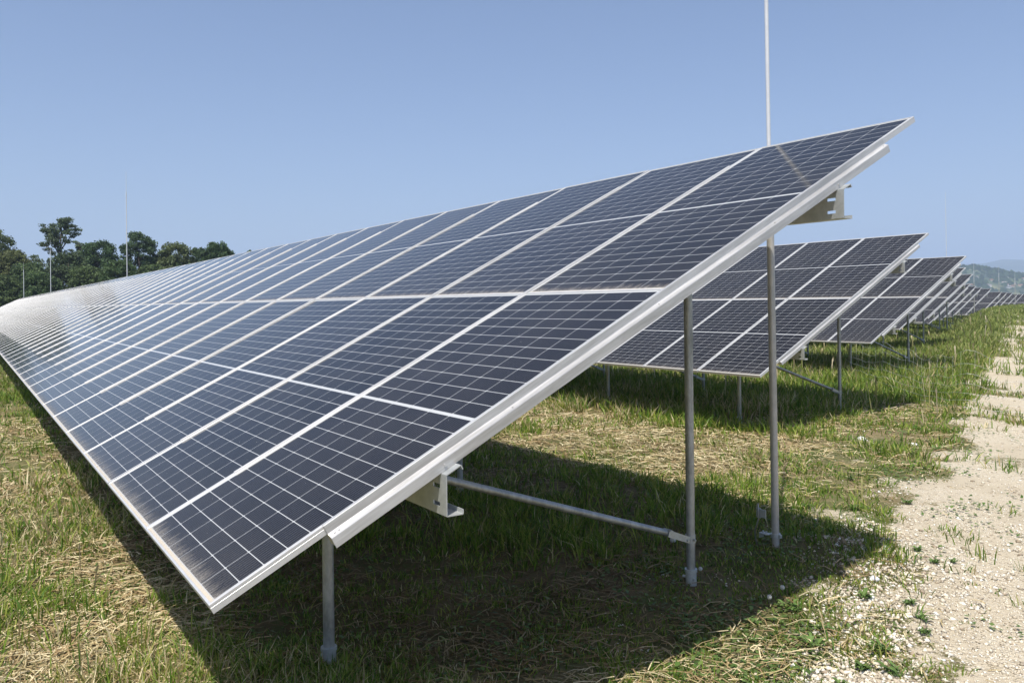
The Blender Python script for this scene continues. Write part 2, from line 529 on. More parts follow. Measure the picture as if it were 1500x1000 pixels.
G1 = np.array([.075, .155, .018]); G2 = np.array([.165, .255, .030]); G3 = np.array([.29, .32, .065]); DRY = np.array([.46, .37, .19]); DRY2 = np.array([.70, .60, .37])
def tintmix(nn, wts, arr):
    c = rng.choice(len(arr), nn, p=np.array(wts)/sum(wts))
    t = np.array(arr)[c]
    return t*rng.uniform(.75, 1.25, (nn, 1))

def grass():
    nt_ = 70000
    x, y, r = polar_points(nt_, 1.3, 125, .62)
    k = thin_hidden(x, y); x, y, r = x[k], y[k], r[k]
    a = pathA(x, y)
    pm = path_mask(x, y)
    dens = .20 + 1.0*sstep(fbm(x*1.3, y*1.3, 61, 3), .40, .60)
    ur = under_row1(x, y)
    dens = np.where(y < 1.0, .16+1.1*sstep(fbm(x*1.9+7, y*1.9, 63, 3), .42, .60), dens)
    dens = dens*(1+.45*ur)+.10*ur
    mid = (y > 5.2) & (y < 8.9) & (x > -16)
    dens = np.where(mid, dens*.62*(1+.5*sstep(x, -7, -4.5)), dens)
    dens = np.where(r > 14, np.maximum(dens, .85), dens)
    dens = dens*(1-np.clip((pm-.18)*2.2, 0, 1)) + .07*sstep(fbm(x*1.9+9, y*1.9, 64, 2), .56, .7)*(a > -.4)*(a < 2.6)*(y > 2)
    k = rng.random(len(x)) < dens
    x, y, r, a, ur = x[k], y[k], r[k], a[k], ur[k]
    # tuft height
    hn = fbm(x*.8, y*.8, 71, 3)
    H = .04 + .10*sstep(hn, .35, .75) + .07*(rng.random(len(x)) < .12)
    H = np.where(ur > .5, .05+.085*sstep(hn, .4, .7), H)
    H = np.where((y > 9.0) & (y < 12) & (x > -9), .10+.12*hn, H)
    tall = sstep(y, 12.2, 17)
    Ht = (.20+.24*hn)*(1-.62*np.exp(-((a-.9)/1.5)**2))
    H = H*(1-tall) + Ht*tall
    H = np.where((y > 8.6) & (x < -8.3), np.maximum(H, .16+.14*hn), H)
    H = np.where((np.abs(a) < 1.4) & (y < 12), H*.7, H)
    dry = np.clip(sstep(fbm(x*.55+3, y*.55, 81, 3), .42, .62), 0, 1)
    nb = 15
    X = np.repeat(x, nb); Y = np.repeat(y, nb); R = np.repeat(r, nb); HH = np.repeat(H, nb); D = np.repeat(dry, nb); UR = np.repeat(ur, nb)
    nn = len(X)
    rad = (.035+.012*R)*np.sqrt(rng.random(nn)); t = rng.uniform(0, 2*np.pi, nn)
    X = X + rad*np.cos(t); Y = Y + rad*np.sin(t)
    HH = HH*rng.uniform(.45, 1.35, nn)
    wd = (.0027 + .0009*R)*rng.uniform(.7, 1.4, nn)
    lean = np.clip(rng.normal(.62, .36, nn), 0, 1.3)
    azb = t + rng.normal(0, .9, nn)
    farf = sstep(R, 12, 40)
    pd = np.clip(.06+.34*D*(1-UR*.6), 0, 1)*(1-farf)+.10*farf
    u = rng.random(nn)
    gb = 1+.10*(1-UR)
    tint = np.where((u < pd)[:, None], tintmix(nn, (1, .6), (DRY, DRY2)), tintmix(nn, (.9, 1.5, .9), (G1, G2, G3))*gb[:, None])
    # far meadow is yellower
    far = np.repeat(0, 0)
    tint = tint*(1-farf[:, None]*.55) + farf[:, None]*.55*np.array([.27, .29, .10])*rng.uniform(.7, 1.3, (nn, 1))
    o = blades('grass', X, Y, HH, wd, lean, azb, tint, M_BLADE)
    tag(o, kind='stuff')

def straw():
    nn = 260000
    x, y, r = polar_points(nn, 1.3, 16, .55)
    k = thin_hidden(x, y)
    pm = path_mask(x, y)
    dn = .35+.75*sstep(fbm(x*.9+11, y*.9, 91, 3), .36, .58)
    dn = np.maximum(dn, .85*((y > 5.6) & (y < 9.0) & (pathA(x, y) < -1.2)))
    u1 = under_row1(x, y)
    dn = dn*.8*(1-u1) + u1*(.16+.45*sstep(fbm(x*1.5, y*1.5, 95, 2), .46, .60))
    k &= rng.random(nn) < dn*(1-np.clip(pm*1.9, 0, .985))*np.where(pathA(x, y) > -1.5, .5, 1.)
    x, y, r = x[k], y[k], r[k]; nn = len(x)
    L = rng.uniform(.03, .15, nn)*(1+.03*r); azb = rng.uniform(0, 2*np.pi, nn)
    # swirl so that stems lie in drifts
    azb = azb*.8 + 2.0*fbm(x*.9, y*.9, 93, 2)*np.pi
    wd = (.0020+.0006*r)*rng.uniform(.7, 1.4, nn)
    z0 = ground_h(x, y) + rng.uniform(.002, .035, nn)
    tilt = rng.normal(0, .12, nn)
    ex, ey = np.cos(azb), np.sin(azb)
    bend = rng.normal(0, .15, nn)
    def P(t, s):
        px = x + ex*L*t - ey*(bend*L*(t-t*t)*2 + s*wd*.5)
        py = y + ey*L*t + ex*(bend*L*(t-t*t)*2 + s*wd*.5)
        pz = z0 + L*t*tilt + .25*L*(t-t*t) + s*wd*.15
        return np.stack([px, py, np.maximum(pz, z0-.01)], 1)
    V = np.stack([P(0, -1), P(0, 1), P(.5, -1), P(.5, 1), P(1, -1), P(1, 1)], 1)
    b = np.arange(nn)[:, None]*6
    Q = np.vstack([b+np.array([[0, 1, 3, 2]]), b+np.array([[2, 3, 5, 4]])])
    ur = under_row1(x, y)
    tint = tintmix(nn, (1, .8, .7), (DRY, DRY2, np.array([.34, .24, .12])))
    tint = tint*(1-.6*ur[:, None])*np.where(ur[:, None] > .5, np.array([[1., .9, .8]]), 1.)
    C = np.concatenate([np.repeat(tint[:, None], 6, 1), np.ones((nn, 6, 1))], 2)
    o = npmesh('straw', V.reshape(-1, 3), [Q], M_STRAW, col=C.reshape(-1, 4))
    tag(o, kind='stuff')

ICO_V = None
def octa(nn, x, y, size, sink=.3):
    """squashed irregular pebbles, 6 jittered corners each"""
    base = np.array([[1, 0, 0], [0, 1, 0], [-1, 0, 0], [0, -1, 0], [0, 0, .75], [0, 0, -.6]], float)
    V = base[None]*rng.uniform(.65, 1.25, (nn, 6, 1)) + rng.normal(0, .14, (nn, 6, 3))
    t = rng.uniform(0, 2*np.pi, nn); c, s = np.cos(t)[:, None], np.sin(t)[:, None]
    asp = rng.uniform(.55, 1, nn)[:, None]
    vx = V[:, :, 0]; vy = V[:, :, 1]*asp
    X = (vx*c-vy*s)*size[:, None] + x[:, None]; Y = (vx*s+vy*c)*size[:, None] + y[:, None]
    Z = V[:, :, 2]*size[:, None]*.7 + (ground_h(x, y) + size*.25*(1-sink))[:, None]
    V = np.stack([X, Y, Z], 2).reshape(-1, 3)
    F = np.array([[0, 1, 4], [1, 2, 4], [2, 3, 4], [3, 0, 4], [1, 0, 5], [2, 1, 5], [3, 2, 5], [0, 3, 5]])
    F = (np.arange(nn)[:, None, None]*6 + F[None]).reshape(-1, 3)
    return V, F
def gravel():
    x, y, r = polar_points(420000, 2.2, 22, .9, 50)
    a = pathA(x, y)
    pm = path_mask(x, y)
    band = np.exp(-((a-.05-.35*(fbm(x*.7, y*.7, 15, 2)-.5)*4)/.33)**2)*(y < 6.2)*(y > 2)        # heap of coarse stones on the edge
    patches = sstep(fbm(x*.7+2, y*.45, 101, 3), .40, .58)
    dn = pm*(.22+.78*patches)*.9 + band*.9
    k = (rng.random(len(x)) < dn) & (a > -2.2)
    x, y, r, band = x[k], y[k], r[k], band[k]; nn = len(x)
    size = np.exp(rng.normal(math.log(.0046), .42, nn))*(1+.07*r)
    size = np.where(rng.random(nn) < band*.55, np.exp(rng.normal(math.log(.0140), .4, nn)), size)
    size = np.clip(size, .003, .026)
    V, F = octa(nn, x, y, size)
    t = tintmix(nn, (1, 1.2, .8, .25), (np.array([.52, .45, .34]), np.array([.70, .63, .50]), np.array([.80, .75, .65]), np.array([.36, .29, .21])))
    C = np.concatenate([np.repeat(np.clip(t, 0, .85)[:, None], 6, 1), np.ones((nn, 6, 1))], 2).reshape(-1, 4)
    o = npmesh('gravel', V, [F], M_STONE, col=C)
    tag(o, kind='stuff')
def ground_cover():
    x, y, r = polar_points(120000, 1.8, 14, .8, 50)
    a = pathA(x, y)
    dn = sstep(fbm(x*1.6+4, y*1.6, 121, 3), .50, .66)*np.exp(-((a+.6)/1.3)**2)
    dn += .35*sstep(fbm(x*2.2, y*2.2, 125, 2), .55, .7)*(under_row1(x, y) > .3)
    dn += .25*sstep(fbm(x*1.4, y*1.4, 127, 2), .58, .7)*(y < 1.2)
    dn += .20*sstep(fbm(x*2.4, y*2.4, 129, 2), .62, .72)*(a > 0)*(a < 2.2)
    k = (rng.random(len(x)) < dn) & thin_hidden(x, y)
    x, y, r = x[k], y[k], r[k]; nn = len(x)
    L = rng.uniform(.010, .030, nn)*(1+.05*r); t = rng.uniform(0, 2*np.pi, nn); z = ground_h(x, y)+rng.uniform(.004, .035, nn)
    dx, dy = np.cos(t), np.sin(t); wv = L*rng.uniform(.3, .5, nn); up_ = rng.uniform(-.2, .6, nn)*L
    V = np.stack([np.stack([x, y, z], 1), np.stack([x+dx*L*.55-dy*wv, y+dy*L*.55+dx*wv, z+up_*.6+rng.normal(0, .15, nn)*L], 1),
                  np.stack([x+dx*L*1.1, y+dy*L*1.1, z+up_], 1), np.stack([x+dx*L*.55+dy*wv, y+dy*L*.55-dx*wv, z+up_*.6], 1)], 1).reshape(-1, 3)
    t_ = tintmix(nn, (1, 1), (np.array([.09, .16, .035]), np.array([.16, .235, .065])))
    C = np.concatenate([np.repeat(t_[:, None], 4, 1), np.ones((nn, 4, 1))], 2).reshape(-1, 4)
    tag(npmesh('ground_cover', V, [np.arange(nn*4).reshape(-1, 4)], M_WEED, col=C), kind='stuff')
def seed_stems():
    nn = 2600
    x, y, r = polar_points(nn, 1.8, 60, .3)
    k = thin_hidden(x, y) & (path_mask(x, y) < .3) & ((y < .7) | (y > 9.5) | (pathA(x, y) > -1.2)) & (rng.random(nn) < np.where(y > 12, 1., .22))
    x, y, r = x[k], y[k], r[k]; nn = len(x)
    h = rng.uniform(.18, .34, nn)*np.where(y > 12, 1.6, .75); z = ground_h(x, y); t = rng.uniform(0, 2*np.pi, nn); ln = rng.uniform(.05, .35, nn)*h
    w_ = .0011+.0005*r; hw = .004+.0007*r
    px_ = np.cos(t+1.57); py_ = np.sin(t+1.57); dx, dy = np.cos(t)*ln, np.sin(t)*ln
    P = lambda f, s_, ww: np.stack([x+dx*f**1.6+px_*s_*ww, y+dy*f**1.6+py_*s_*ww, z+h*f], 1)
    V = np.stack([P(0, -1, w_), P(0, 1, w_), P(.8, -1, w_), P(.8, 1, w_), P(.9, -1, hw), P(.9, 1, hw), P(1.08, 0, 0)], 1).reshape(-1, 3)
    b = np.arange(nn)[:, None]*7
    Q = np.vstack([b+np.array([[0, 1, 3, 2]]), b+np.array([[2, 3, 5, 4]])]); T = b+np.array([[4, 5, 6]])
    c = tintmix(nn, (1, 1, .6), (np.array([.45, .38, .22]), np.array([.32, .30, .13]), np.array([.58, .50, .34])))
    C = np.concatenate([np.repeat(c[:, None], 7, 1), np.ones((nn, 7, 1))], 2).reshape(-1, 4)
    tag(npmesh('seed_stalks', V, [Q, T], M_STRAW, col=C), kind='stuff')
grass(); straw(); gravel(); ground_cover(); seed_stems()

# ------------------------------------------------------------------ solar tables
EY = Vector((0, math.cos(TILT), math.sin(TILT)))
EN = Vector((0, -math.sin(TILT), math.cos(TILT)))
def frame_mesh():
    mb = MB()
    w_, l_, d, lip, bv = MW, ML, .035, .0095, .0018
    def ring(ins, z): return [(ins, ins, z), (w_-ins, ins, z), (w_-ins, l_-ins, z), (ins, l_-ins, z)]
    rings = [ring(0, -d), ring(0, -.014), ring(.0012, -.013), ring(.0012, -.011), ring(0, -.010), ring(0, -bv), ring(bv*.35, -bv*.35), ring(bv, 0), ring(lip-.001, 0), ring(lip, -.001), ring(lip, -.0045)]
    inner = [ring(.002, -.0335), ring(.028, -.0335), ring(.028, -d), ring(0, -d)]
    def bridge(A, B):
        for k in range(4):
            mb.poly([A[k], A[(k+1) % 4], B[(k+1) % 4], B[k]])
    for A, B in zip(rings, rings[1:]): bridge(A, B)
    bridge(inner[1], inner[2]); bridge(inner[2], inner[3])
    mb2 = [ring(.002, -.008), ring(.002, -.0335)]
    bridge(mb2[0], mb2[1]); bridge(mb2[1], inner[1])
    return mb
def laminate_mesh():
    mb = MB(); a, b = .0085, .0085
    P = lambda x, y, z: (x, y, z)
    mb.poly([P(a, b, -.0035), P(MW-a, b, -.0035), P(MW-a, ML-b, -.0035), P(a, ML-b, -.0035)], 0, [(a, b), (MW-a, b), (MW-a, ML-b), (a, ML-b)])
    mb.poly([P(a, ML-b, -.0075), P(MW-a, ML-b, -.0075), P(MW-a, b, -.0075), P(a, b, -.0075)], 1, [(a, ML-b), (MW-a, ML-b), (MW-a, b), (a, b)])
    return mb
proto_panel = laminate_mesh().build('solar_panel', [M_CELL, M_BACK])
proto_frame = frame_mesh().build('panel_frame', M_ALU, proto_panel)
PANEL_ME, FRAME_ME = proto_panel.data, proto_frame.data
bpy.data.objects.remove(proto_frame); bpy.data.objects.remove(proto_panel)

R0, R1 = .435, 4.19       # rails run between these slope positions
def end_rail_mesh(side=1):
    # section in (x outward, n); run along slope
    s = side
    prof = [(-.010, .0008), (-.010, .0032), (.0035, .0032), (.0050, .0015), (.0060, -.031), (.0090, -.0345), (.0275, -.0425),
            (.0290, -.0450), (.0290, -.0845), (.0262, -.0845), (.0262, -.0460), (.0020, -.0375), (.0020, .0008)]
    mb = MB()
    A = [(s*x, R0, z) for x, z in prof]; B = [(s*x, R1, z) for x, z in prof]
    n_ = len(prof)
    for i in range(n_):
        j = (i+1) % n_
        q = [A[i], A[j], B[j], B[i]]
        mb.poly(q if s < 0 else q[::-1])
    # end caps as three convex pieces
    for pts, y, flip in ((A, R0, 0), (B, R1, 1)):
        for idx in ([0, 1, 2, 3, 12], [3, 4, 11, 12], [4, 5, 6, 10, 11], [6, 7, 8, 9, 10]):
            mb.poly([pts[i] for i in idx])
    # screw heads near both ends and along the ledge
    for yy_ in (R0+.022, R0+.040, 1.3, 2.2, 3.1, R1-.03):
        mb.tube([(s*.016, yy_, -.0385), (s*.0175, yy_, -.0345)], .0035, 6)
    for yy_ in (.93, 3.66): mb.tube([(s*.0285, yy_, -.066), (s*.0335, yy_, -.066)], .0065, 6)
    # inboard base of the rail under the module
    mb.box(min(s*-.03, s*.0018), max(s*-.03, s*.0018), R0+.004, R1-.004, -.084, -.0365)
    return mb
def mid_rail_mesh():
    mb = MB()
    segs = [(-.0105, .0012), (-.0105, .0025), (-.0085, .0060), (-.0040, .0085), (.0040, .0085), (.0085, .0060), (.0105, .0025), (.0105, .0012)]
    A = [(x, R0, z) for x, z in segs]; B = [(x, R1, z) for x, z in segs]
    for i in range(len(segs)):
        j = (i+1) % len(segs)
        mb.poly([A[j], A[i], B[i], B[j]])
    mb.poly(A); mb.poly(B[::-1])
    mb.box(-.0045, .0045, R0+.003, R1-.003, -.036, .0011)
    mb.box(-.024, .024, R0+.003, R1-.003, -.084, -.0362)
    return mb
er = end_rail_mesh(1).build('rail', M_RAIL); ER_ME = er.data
er2 = end_rail_mesh(-1).build('rail', M_RAIL); ER2_ME = er2.data
mr = mid_rail_mesh().build('rail', M_RAIL); MR_ME = mr.data
for o in (er, er2, mr): bpy.data.objects.remove(o)

def inst(name, me, loc, rot, parent):
    o = bpy.data.objects.new(name, me); o.location = loc; o.rotation_euler = rot
    return link(o, parent)

PH = .153
def purlin_mesh(L, near_ext=.062):
    """C section open to the rear: sheet with two slots at each end; solidified"""
    mb = MB()
    fl, lipp = .070, .018
    def strip(x0, x1, p, q): mb.poly([(x0, p[0], p[1]), (x1, p[0], p[1]), (x1, q[0], q[1]), (x0, q[0], q[1])])
    x1 = near_ext; x0 = x1-L
    # web in cells so that slots stay open
    xs = [x0, x1-.102, x1-.050, x1]
    zs = [0, -.040, -.056, -.108, -.124, -PH]
    for i in range(3):
        for j in range(5):
            if i == 1 and j in (1, 3): continue
            strip(xs[i], xs[i+1], (0, zs[j+1]), (0, zs[j]))
    ct, st_ = math.cos(TILT), math.sin(TILT)
    strip(x0, x1, (0, 0), (fl*ct, fl*st_)); strip(x0, x1, (fl*ct, fl*st_), (fl*ct+lipp*st_, fl*st_-lipp*ct))
    strip(x0, x1, (fl, -PH), (0, -PH)); strip(x0, x1, (fl, -PH+lipp), (fl, -PH))
    return mb

def solar_array(n, ncols, label, nindiv=50, post_off=1.13, spacing=3.05, detail=True, skipcol=()):
    xe = ROWEND[n]; y0 = Y0+ROWP*(n-1); z0 = Z0+rowdz(n)
    g0 = gz(xe-2, y0+2)
    root = empty('solar_array', (xe, y0, g0))
    tag(root, label, 'solar array', 'long rows of solar panels on posts')
    zr = z0-g0
    def sp(x, s, nn=0): return Vector((x, 0, zr)) + EY*s + EN*nn
    rot = (TILT, 0, 0)
    rg = random.Random(n)
    rest = MB()
    for c in range(ncols):
        for t in range(2):
            jx = rg.uniform(-.0012, .0012); jn = rg.uniform(-.0012, .0008)
            loc = sp(-(c+1)*PITCHC+(PITCHC-MW)/2+jx, t*VP, jn)
            if c < nindiv:
                p = inst('solar_panel', PANEL_ME, loc, (TILT+rg.uniform(-.0012, .0012), rg.uniform(-.0012, .0012), 0), root)
                inst('panel_frame', FRAME_ME, (0, 0, 0), (0, 0, 0), p)
            else:
                b = len(rest.v); Mx = Matrix.Translation(loc) @ Matrix.Rotation(TILT, 4, 'X')
                for me, mo in ((PANEL_ME, 0), (FRAME_ME, 2)):
                    vb = len(rest.v)
                    rest.v += [tuple(Mx @ v.co) for v in me.vertices]
                    for f in me.polygons:
                        rest.f.append(tuple(vb+i for i in f.vertices)); rest.m.append(mo + (f.material_index if mo == 0 else 0))
                        if mo == 0: rest.uv[len(rest.f)-1] = [tuple(me.uv_layers[0].data[li].uv) for li in f.loop_indices]
    if rest.f:
        o = rest.build('solar_panel', [M_CELL, M_BACK, M_ALU], root)
        tag(o, kind='stuff')
    for c in range(ncols+1):
        me = ER_ME if c == 0 else (ER2_ME if c == ncols else MR_ME)
        inst('rail', me, sp(-c*PITCHC + (.000 if c else -.0065+.0005) + (.0065 if c == ncols else 0), 0), rot, root)
    L = ncols*PITCHC+.06
    for which, yy in (('front', .845), ('rear', 3.285)):
        zt = zr + yy*math.tan(TILT) - .0850/math.cos(TILT) - .001
        # top flange lies under the rails; rear edge of the flange is the higher rail side
        zt = zt - .002
        mb = purlin_mesh(L)
        o = mb.build('purlin', M_GALV2, root)
        o.location = (0, yy, zt)
        md = o.modifiers.new('sheet', 'SOLIDIFY'); md.thickness = .004; md.offset = 0
    # posts
    x = -post_off; i = 0
    maxposts = 14 if n == 1 else (8 if n < 6 else 3)
    while x > -ncols*PITCHC+.3 and i < maxposts*2:
        for which, yy in (('front', .845), ('rear', 3.285)):
            x = x - .13 if (which == 'front' and n == 1) else x
            zt = zr + yy*math.tan(TILT) - .0850/math.cos(TILT) - .02
            gzz = gz(xe+x, y0+yy+.036) - g0
            py = yy+.036
            mb = MB(); lean = rg.uniform(-.012, .012)
            mb.tube([(x+lean, py, gzz-.05), (x, py, zt)], .0285, 20)
            p = mb.build('post', M_GALV, root, angle=40)
            sb = MB()
            sb.tube([(x+lean, py, gzz-.25), (x+lean, py, gzz+.095)], .036, 20)
            sb.tube([(x+lean, py, gzz+.085), (x+lean, py, gzz+.103)], .041, 20)
            for k in (-1, 1): sb.tube([(x+lean+.036*k, py-.012, gzz+.045), (x+lean+.056*k, py-.02, gzz+.045)], .009, 6)
            sb.build('ground_socket', M_GALV2, p, angle=40)
            if which == 'front' and n == 1: x += .13
        # brace from the front purlin down to the rear post
        yf, yr = .845+.05, 3.285+.036
        zf = zr + .845*math.tan(TILT) - .12 - .075
        gr = gz(xe+x, y0+yr) - g0
        zb = gr + .30
        bx = x - .004
        mb = MB()
        a = Vector((bx, yf, zf)); b = Vector((bx, yr-.16, zb+.16*(zf-zb)/(yr-yf)))
        mb.tube([a, b], .0215, 14)
        br = mb.build('brace', M_GALV, root, angle=40)
        cb = MB()
        d = (b-a).normalized()
        e = Vector((0, 0, 1)) - d*d.z; e.normalize()
        # flat fork plates and the clamp band round the post
        for k in (-1, 1):
            q0 = b - d*.06; q1 = Vector((bx, yr-.03, zb))
            off = Vector((.0235*k, 0, 0))
            pts = [q0-e*.022, q0+e*.022, q1+e*.020, q1-e*.020]
            A = [p_+off for p_ in pts]; B = [p_+off+Vector((.004*k, 0, 0)) for p_ in pts]
            cb.poly(A if k < 0 else A[::-1]); cb.poly(B[::-1] if k < 0 else B)
            for i_ in range(4): cb.poly([A[i_], A[(i_+1) % 4], B[(i_+1) % 4], B[i_]])
        cb.tube([(bx, yr, zb-.025), (bx, yr, zb+.027)], .034, 20)
        cb.tube([(bx-.04, yr-.055, zb+.003), (bx+.04, yr-.055, zb+.003)], .007, 8)
        cb.tube([(bx-.035, yr-.20, zb+.09), (bx+.035, yr-.20, zb+.09)], .006, 8)
        cb.tube([(bx+.03, yr-.005, zb), (bx+.052, yr-.005, zb)], .008, 6)
        cb.build('clamp', M_GALV2, br, angle=40)
        x -= spacing; i += 1
    return root

LABELS = {
 1: 'nearest long row of tilted solar panels, running from the front off to the left',
 2: 'second row of tilted solar panels, seen beneath and behind the nearest row',
 3: 'third row of tilted solar panels, its lower corner above tall green grass',
 4: 'fourth row of solar panels back from the camera, a thin dark slice behind the third',
 5: 'fifth row of solar panels back from the camera, end jutting left of the hill'}
WORDS = {6: 'sixth', 7: 'seventh', 8: 'eighth', 9: 'ninth', 10: 'tenth', 11: 'eleventh', 12: 'twelfth', 13: 'thirteenth',
         14: 'fourteenth', 15: 'fifteenth', 16: 'sixteenth', 17: 'seventeenth', 18: 'farthest'}
for k_, w_ in WORDS.items():
    LABELS[k_] = ('%s row of solar panels back from the camera, above the grassy rise' % w_) if k_ < 18 else 'farthest row of solar panels at the right edge, above the grassy rise'
for nrow in range(1, 19):
    nc = 83 if nrow == 1 else {2: 30, 3: 16, 4: 12, 5: 10}.get(nrow, 8)
    solar_array(nrow, nc, LABELS[nrow])

# ------------------------------------------------------------------ lightning rods
def lightning_rod(x, y, label, h=6.5, near=False, lean=(0, 0), r0=.030, r1=.0150):
    g = gz(x, y)
    root = empty('lightning_rod', (x, y, g))
    tag(root, label, 'lightning rod', 'slim lightning rods between the panel rows')
    lx, ly = lean
    def P(z): return (lx*z, ly*z, z)
    mb = MB(); mb.tube([P(-.3), P(2.55)], r0, 20); mb.build('lower_pole', M_ROD, root, angle=40)
    mb = MB(); mb.tube([P(2.50), P(2.62)], r0*1.02, 16); mb.build('collar', M_GALV2, root, angle=40)
    mb = MB(); mb.tube([P(2.5), P(h-.75)], r1, 14); mb.build('mast', M_MAST, root, angle=40)
    mb = MB(); mb.tube([P(h-.78), P(h)], [.008, .005], 8); mb.build('tip', M_MAST, root)
    if near:
        # earthing plate, clamp and cable at the foot
        mb = MB(); mb.box(-.105, -.020, -.085, -.078, .225, .285); mb.box(-.11, -.075, -.0775, -.070, .215, .290)
        pl = mb.build('earthing_plate', M_GALV2, root)
        mb = MB()
        mb.box(-.110, -.028, -.055, -.005, .092, .098); mb.box(-.110, -.104, -.055, -.005, .060, .0915)
        mb.tube([(0, 0, .075), (0, 0, .107)], .036, 20)
        mb.box(.03, .05, -.012, .012, .080, .104)
        for q in (-.09, -.06): mb.tube([(q, -.03, .098), (q, -.03, .112)], .008, 6)
        mb.build('clamp', M_GALV2, root)
        pts = [(-.085, -.09, .325), (-.083, -.09, .27), (-.078, -.092, .22), (-.090, -.10, .17), (-.112, -.10, .12), (-.112, -.09, .06), (-.105, -.08, .0), (-.10, -.07, -.05)]
        mb = MB(); mb.tube(pts, .0055, 8); mb.build('earthing_cable', M_BOLT, root, smooth=True)
    return root
lightning_rod(-4.10, 5.04, 'tall thick lightning rod standing right behind the near end of the nearest panel row', 6.9, True, lean=(-.004, -.003), r0=.0275)
lightning_rod(-33.4, 5.05, 'tallest looking of the thin rods against the trees at left, rising well above them', r0=.020, r1=.016, h=6.85)
lightning_rod(-65.5, 5.05, 'thin pale rod in front of the tall spreading tree at left', r0=.028, r1=.024, h=6.6)
lightning_rod(-96.2, 5.05, 'leftmost and shortest looking thin rod, before the dark woods', r0=.034, r1=.030, h=6.5)
def at_px(x, d):
    rr = (x-750)/FPX*d
    return fwd.x*d+rgt.x*rr, fwd.y*d+rgt.y*rr
for (px_, d, h_, lab) in ((1387, 38.1, 6.5, 'faint thin rod rising into the sky above the third panel row at right'),
                     (1427, 62, 3.3, 'thin pale rod just right of the stepped panel row ends, before the hillside'),
                     (1463.5, 82, 3.3, 'thin pale rod before the hillside, middle one of three above the far rows'),
                     (1487, 95, 3.1, 'faint thin rod above the far rows beside the pink building')):
    X_, Y_ = at_px(px_, d)
    lightning_rod(X_, Y_, lab, h=h_+.9 if d > 50 else h_, r0=.03, r1=.0035+.00020*d)

# ------------------------------------------------------------------ wire fence
def wire_fence():
    pts = [(-12.2, 17.6), (-10.4, 15.8), (-8.95, 14.5), (-8.0, 13.9), (-7.25, 13.5), (-6.55, 13.9), (-5.6, 14.8), (-4.2, 16.2)]
    P2 = []
    for i in range(len(pts)-1):
        for t in np.linspace(0, 1, 8, endpoint=False): P2.append((pts[i][0]*(1-t)+pts[i+1][0]*t, pts[i][1]*(1-t)+pts[i+1][1]*t))
    P2.append(pts[-1])
    root = empty('wire_fence', (-7.25, 13.5, gz(-7.25, 13.5)))
    tag(root, 'loose sagging wire mesh fence across the grass beyond the second panel row', 'fence')
    ox, oy, oz = root.location
    rg = random.Random(4)
    hs = [.06, .16, .27, .40, .54, .70, .88]
    M_W = metal('fence_wire', (.55, .56, .54), (.68, .69, .66), .4, .4, 20)
    def top(i):  # top height varies with sag
        return 1.0 - .08*math.sin(i*.33) - .05*math.sin(i*.9)
    for h in hs:
        ph = rg.uniform(0, 6)
        mb = MB()
        mb.tube([(x-ox, y-oy, gz(x, y)+h*top(i)+.012*math.sin(i*.8+ph)-oz) for i, (x, y) in enumerate(P2)], .0016, 5)
        mb.build('horizontal_wire', M_W, root, smooth=True)
    for i in range(0, len(P2)-1, 2):
        x, y = P2[i]
        mb = MB(); mb.tube([(x-ox, y-oy, gz(x, y)-oz), (x-ox+.01, y-oy, gz(x, y)+.88*top(i)-oz)], .0006, 4)
        mb.build('upright_wire', M_W, root, smooth=True)
wire_fence()

# ------------------------------------------------------------------ weeds, dandelions, stones
def weed(x, y, s, seed, mature=False):
    rg = np.random.default_rng(seed)
    V = []; F = []; C = []
    nl = rg.integers(26, 44)
    for i in range(nl):
        t = rg.uniform(0, 2*np.pi); L = s*rg.uniform(.22, .62); wd = L*rg.uniform(.20, .42); rise = rg.uniform(.3, 2.1)
        off = np.clip(rg.normal(0, s*.2, 2), -s*.3, s*.3)
        d = np.array([math.cos(t), math.sin(t)]); p = np.array([-d[1], d[0]])
        segs = 5; b = len(V)
        for k in range(segs+1):
            q = k/segs; ww = wd*math.sin(math.pi*min(.97, .08+q*.9))**.8
            h = L*(rise*q-.55*rise*q*q*1.2)+.01
            c = d*L*q + off
            V += [(c[0]-p[0]*ww*.5, c[1]-p[1]*ww*.5, h+ww*.18), (c[0], c[1], h), (c[0]+p[0]*ww*.5, c[1]+p[1]*ww*.5, h+ww*.18)]
        for k in range(segs):
            a = b+3*k
            F += [(a, a+1, a+4, a+3), (a+1, a+2, a+5, a+4)]
        g = np.array([.12, .195, .05])*rg.uniform(.7, 1.5)
        C += [(*g, 1)]*(3*(segs+1))
    V = np.array(V)
    o = npmesh('weed', V, [np.array(F)], M_WEED, col=np.array(C), smooth=True)
    o.location = (x, y, gz(x, y))
    tag(o, 'low broad-leaved green weed growing at the stony edge of the gravel path', 'weed', 'broad-leaved weeds along the gravel edge')
def at_ground(px_, py_):
    dirv = fwd + r2*((px_-750)/FPX) - u2*((py_-442.8)/FPX)
    t = -CAMZ/dirv.z
    return dirv.x*t, dirv.y*t
for i, (a, b, s) in enumerate(((1160, 872, .10), (1190, 912, .12), (1205, 896, .09), (1262, 945, .10), (1292, 925, .11), (1245, 992, .12), (1280, 990, .12), (1310, 955, .11), (1228, 968, .09),
                               (1345, 800, .08), (1370, 815, .07), (1330, 870, .08), (1352, 888, .09), (1180, 740, .10), (1250, 745, .10), (1355, 905, .07), (1266, 860, .10), (1245, 700, .10),
                               (1370, 655, .12), (1330, 735, .09), (1395, 812, .06), (1300, 980, .10))):
    X_, Y_ = at_ground(a, b); weed(X_, Y_, s, 100+i)

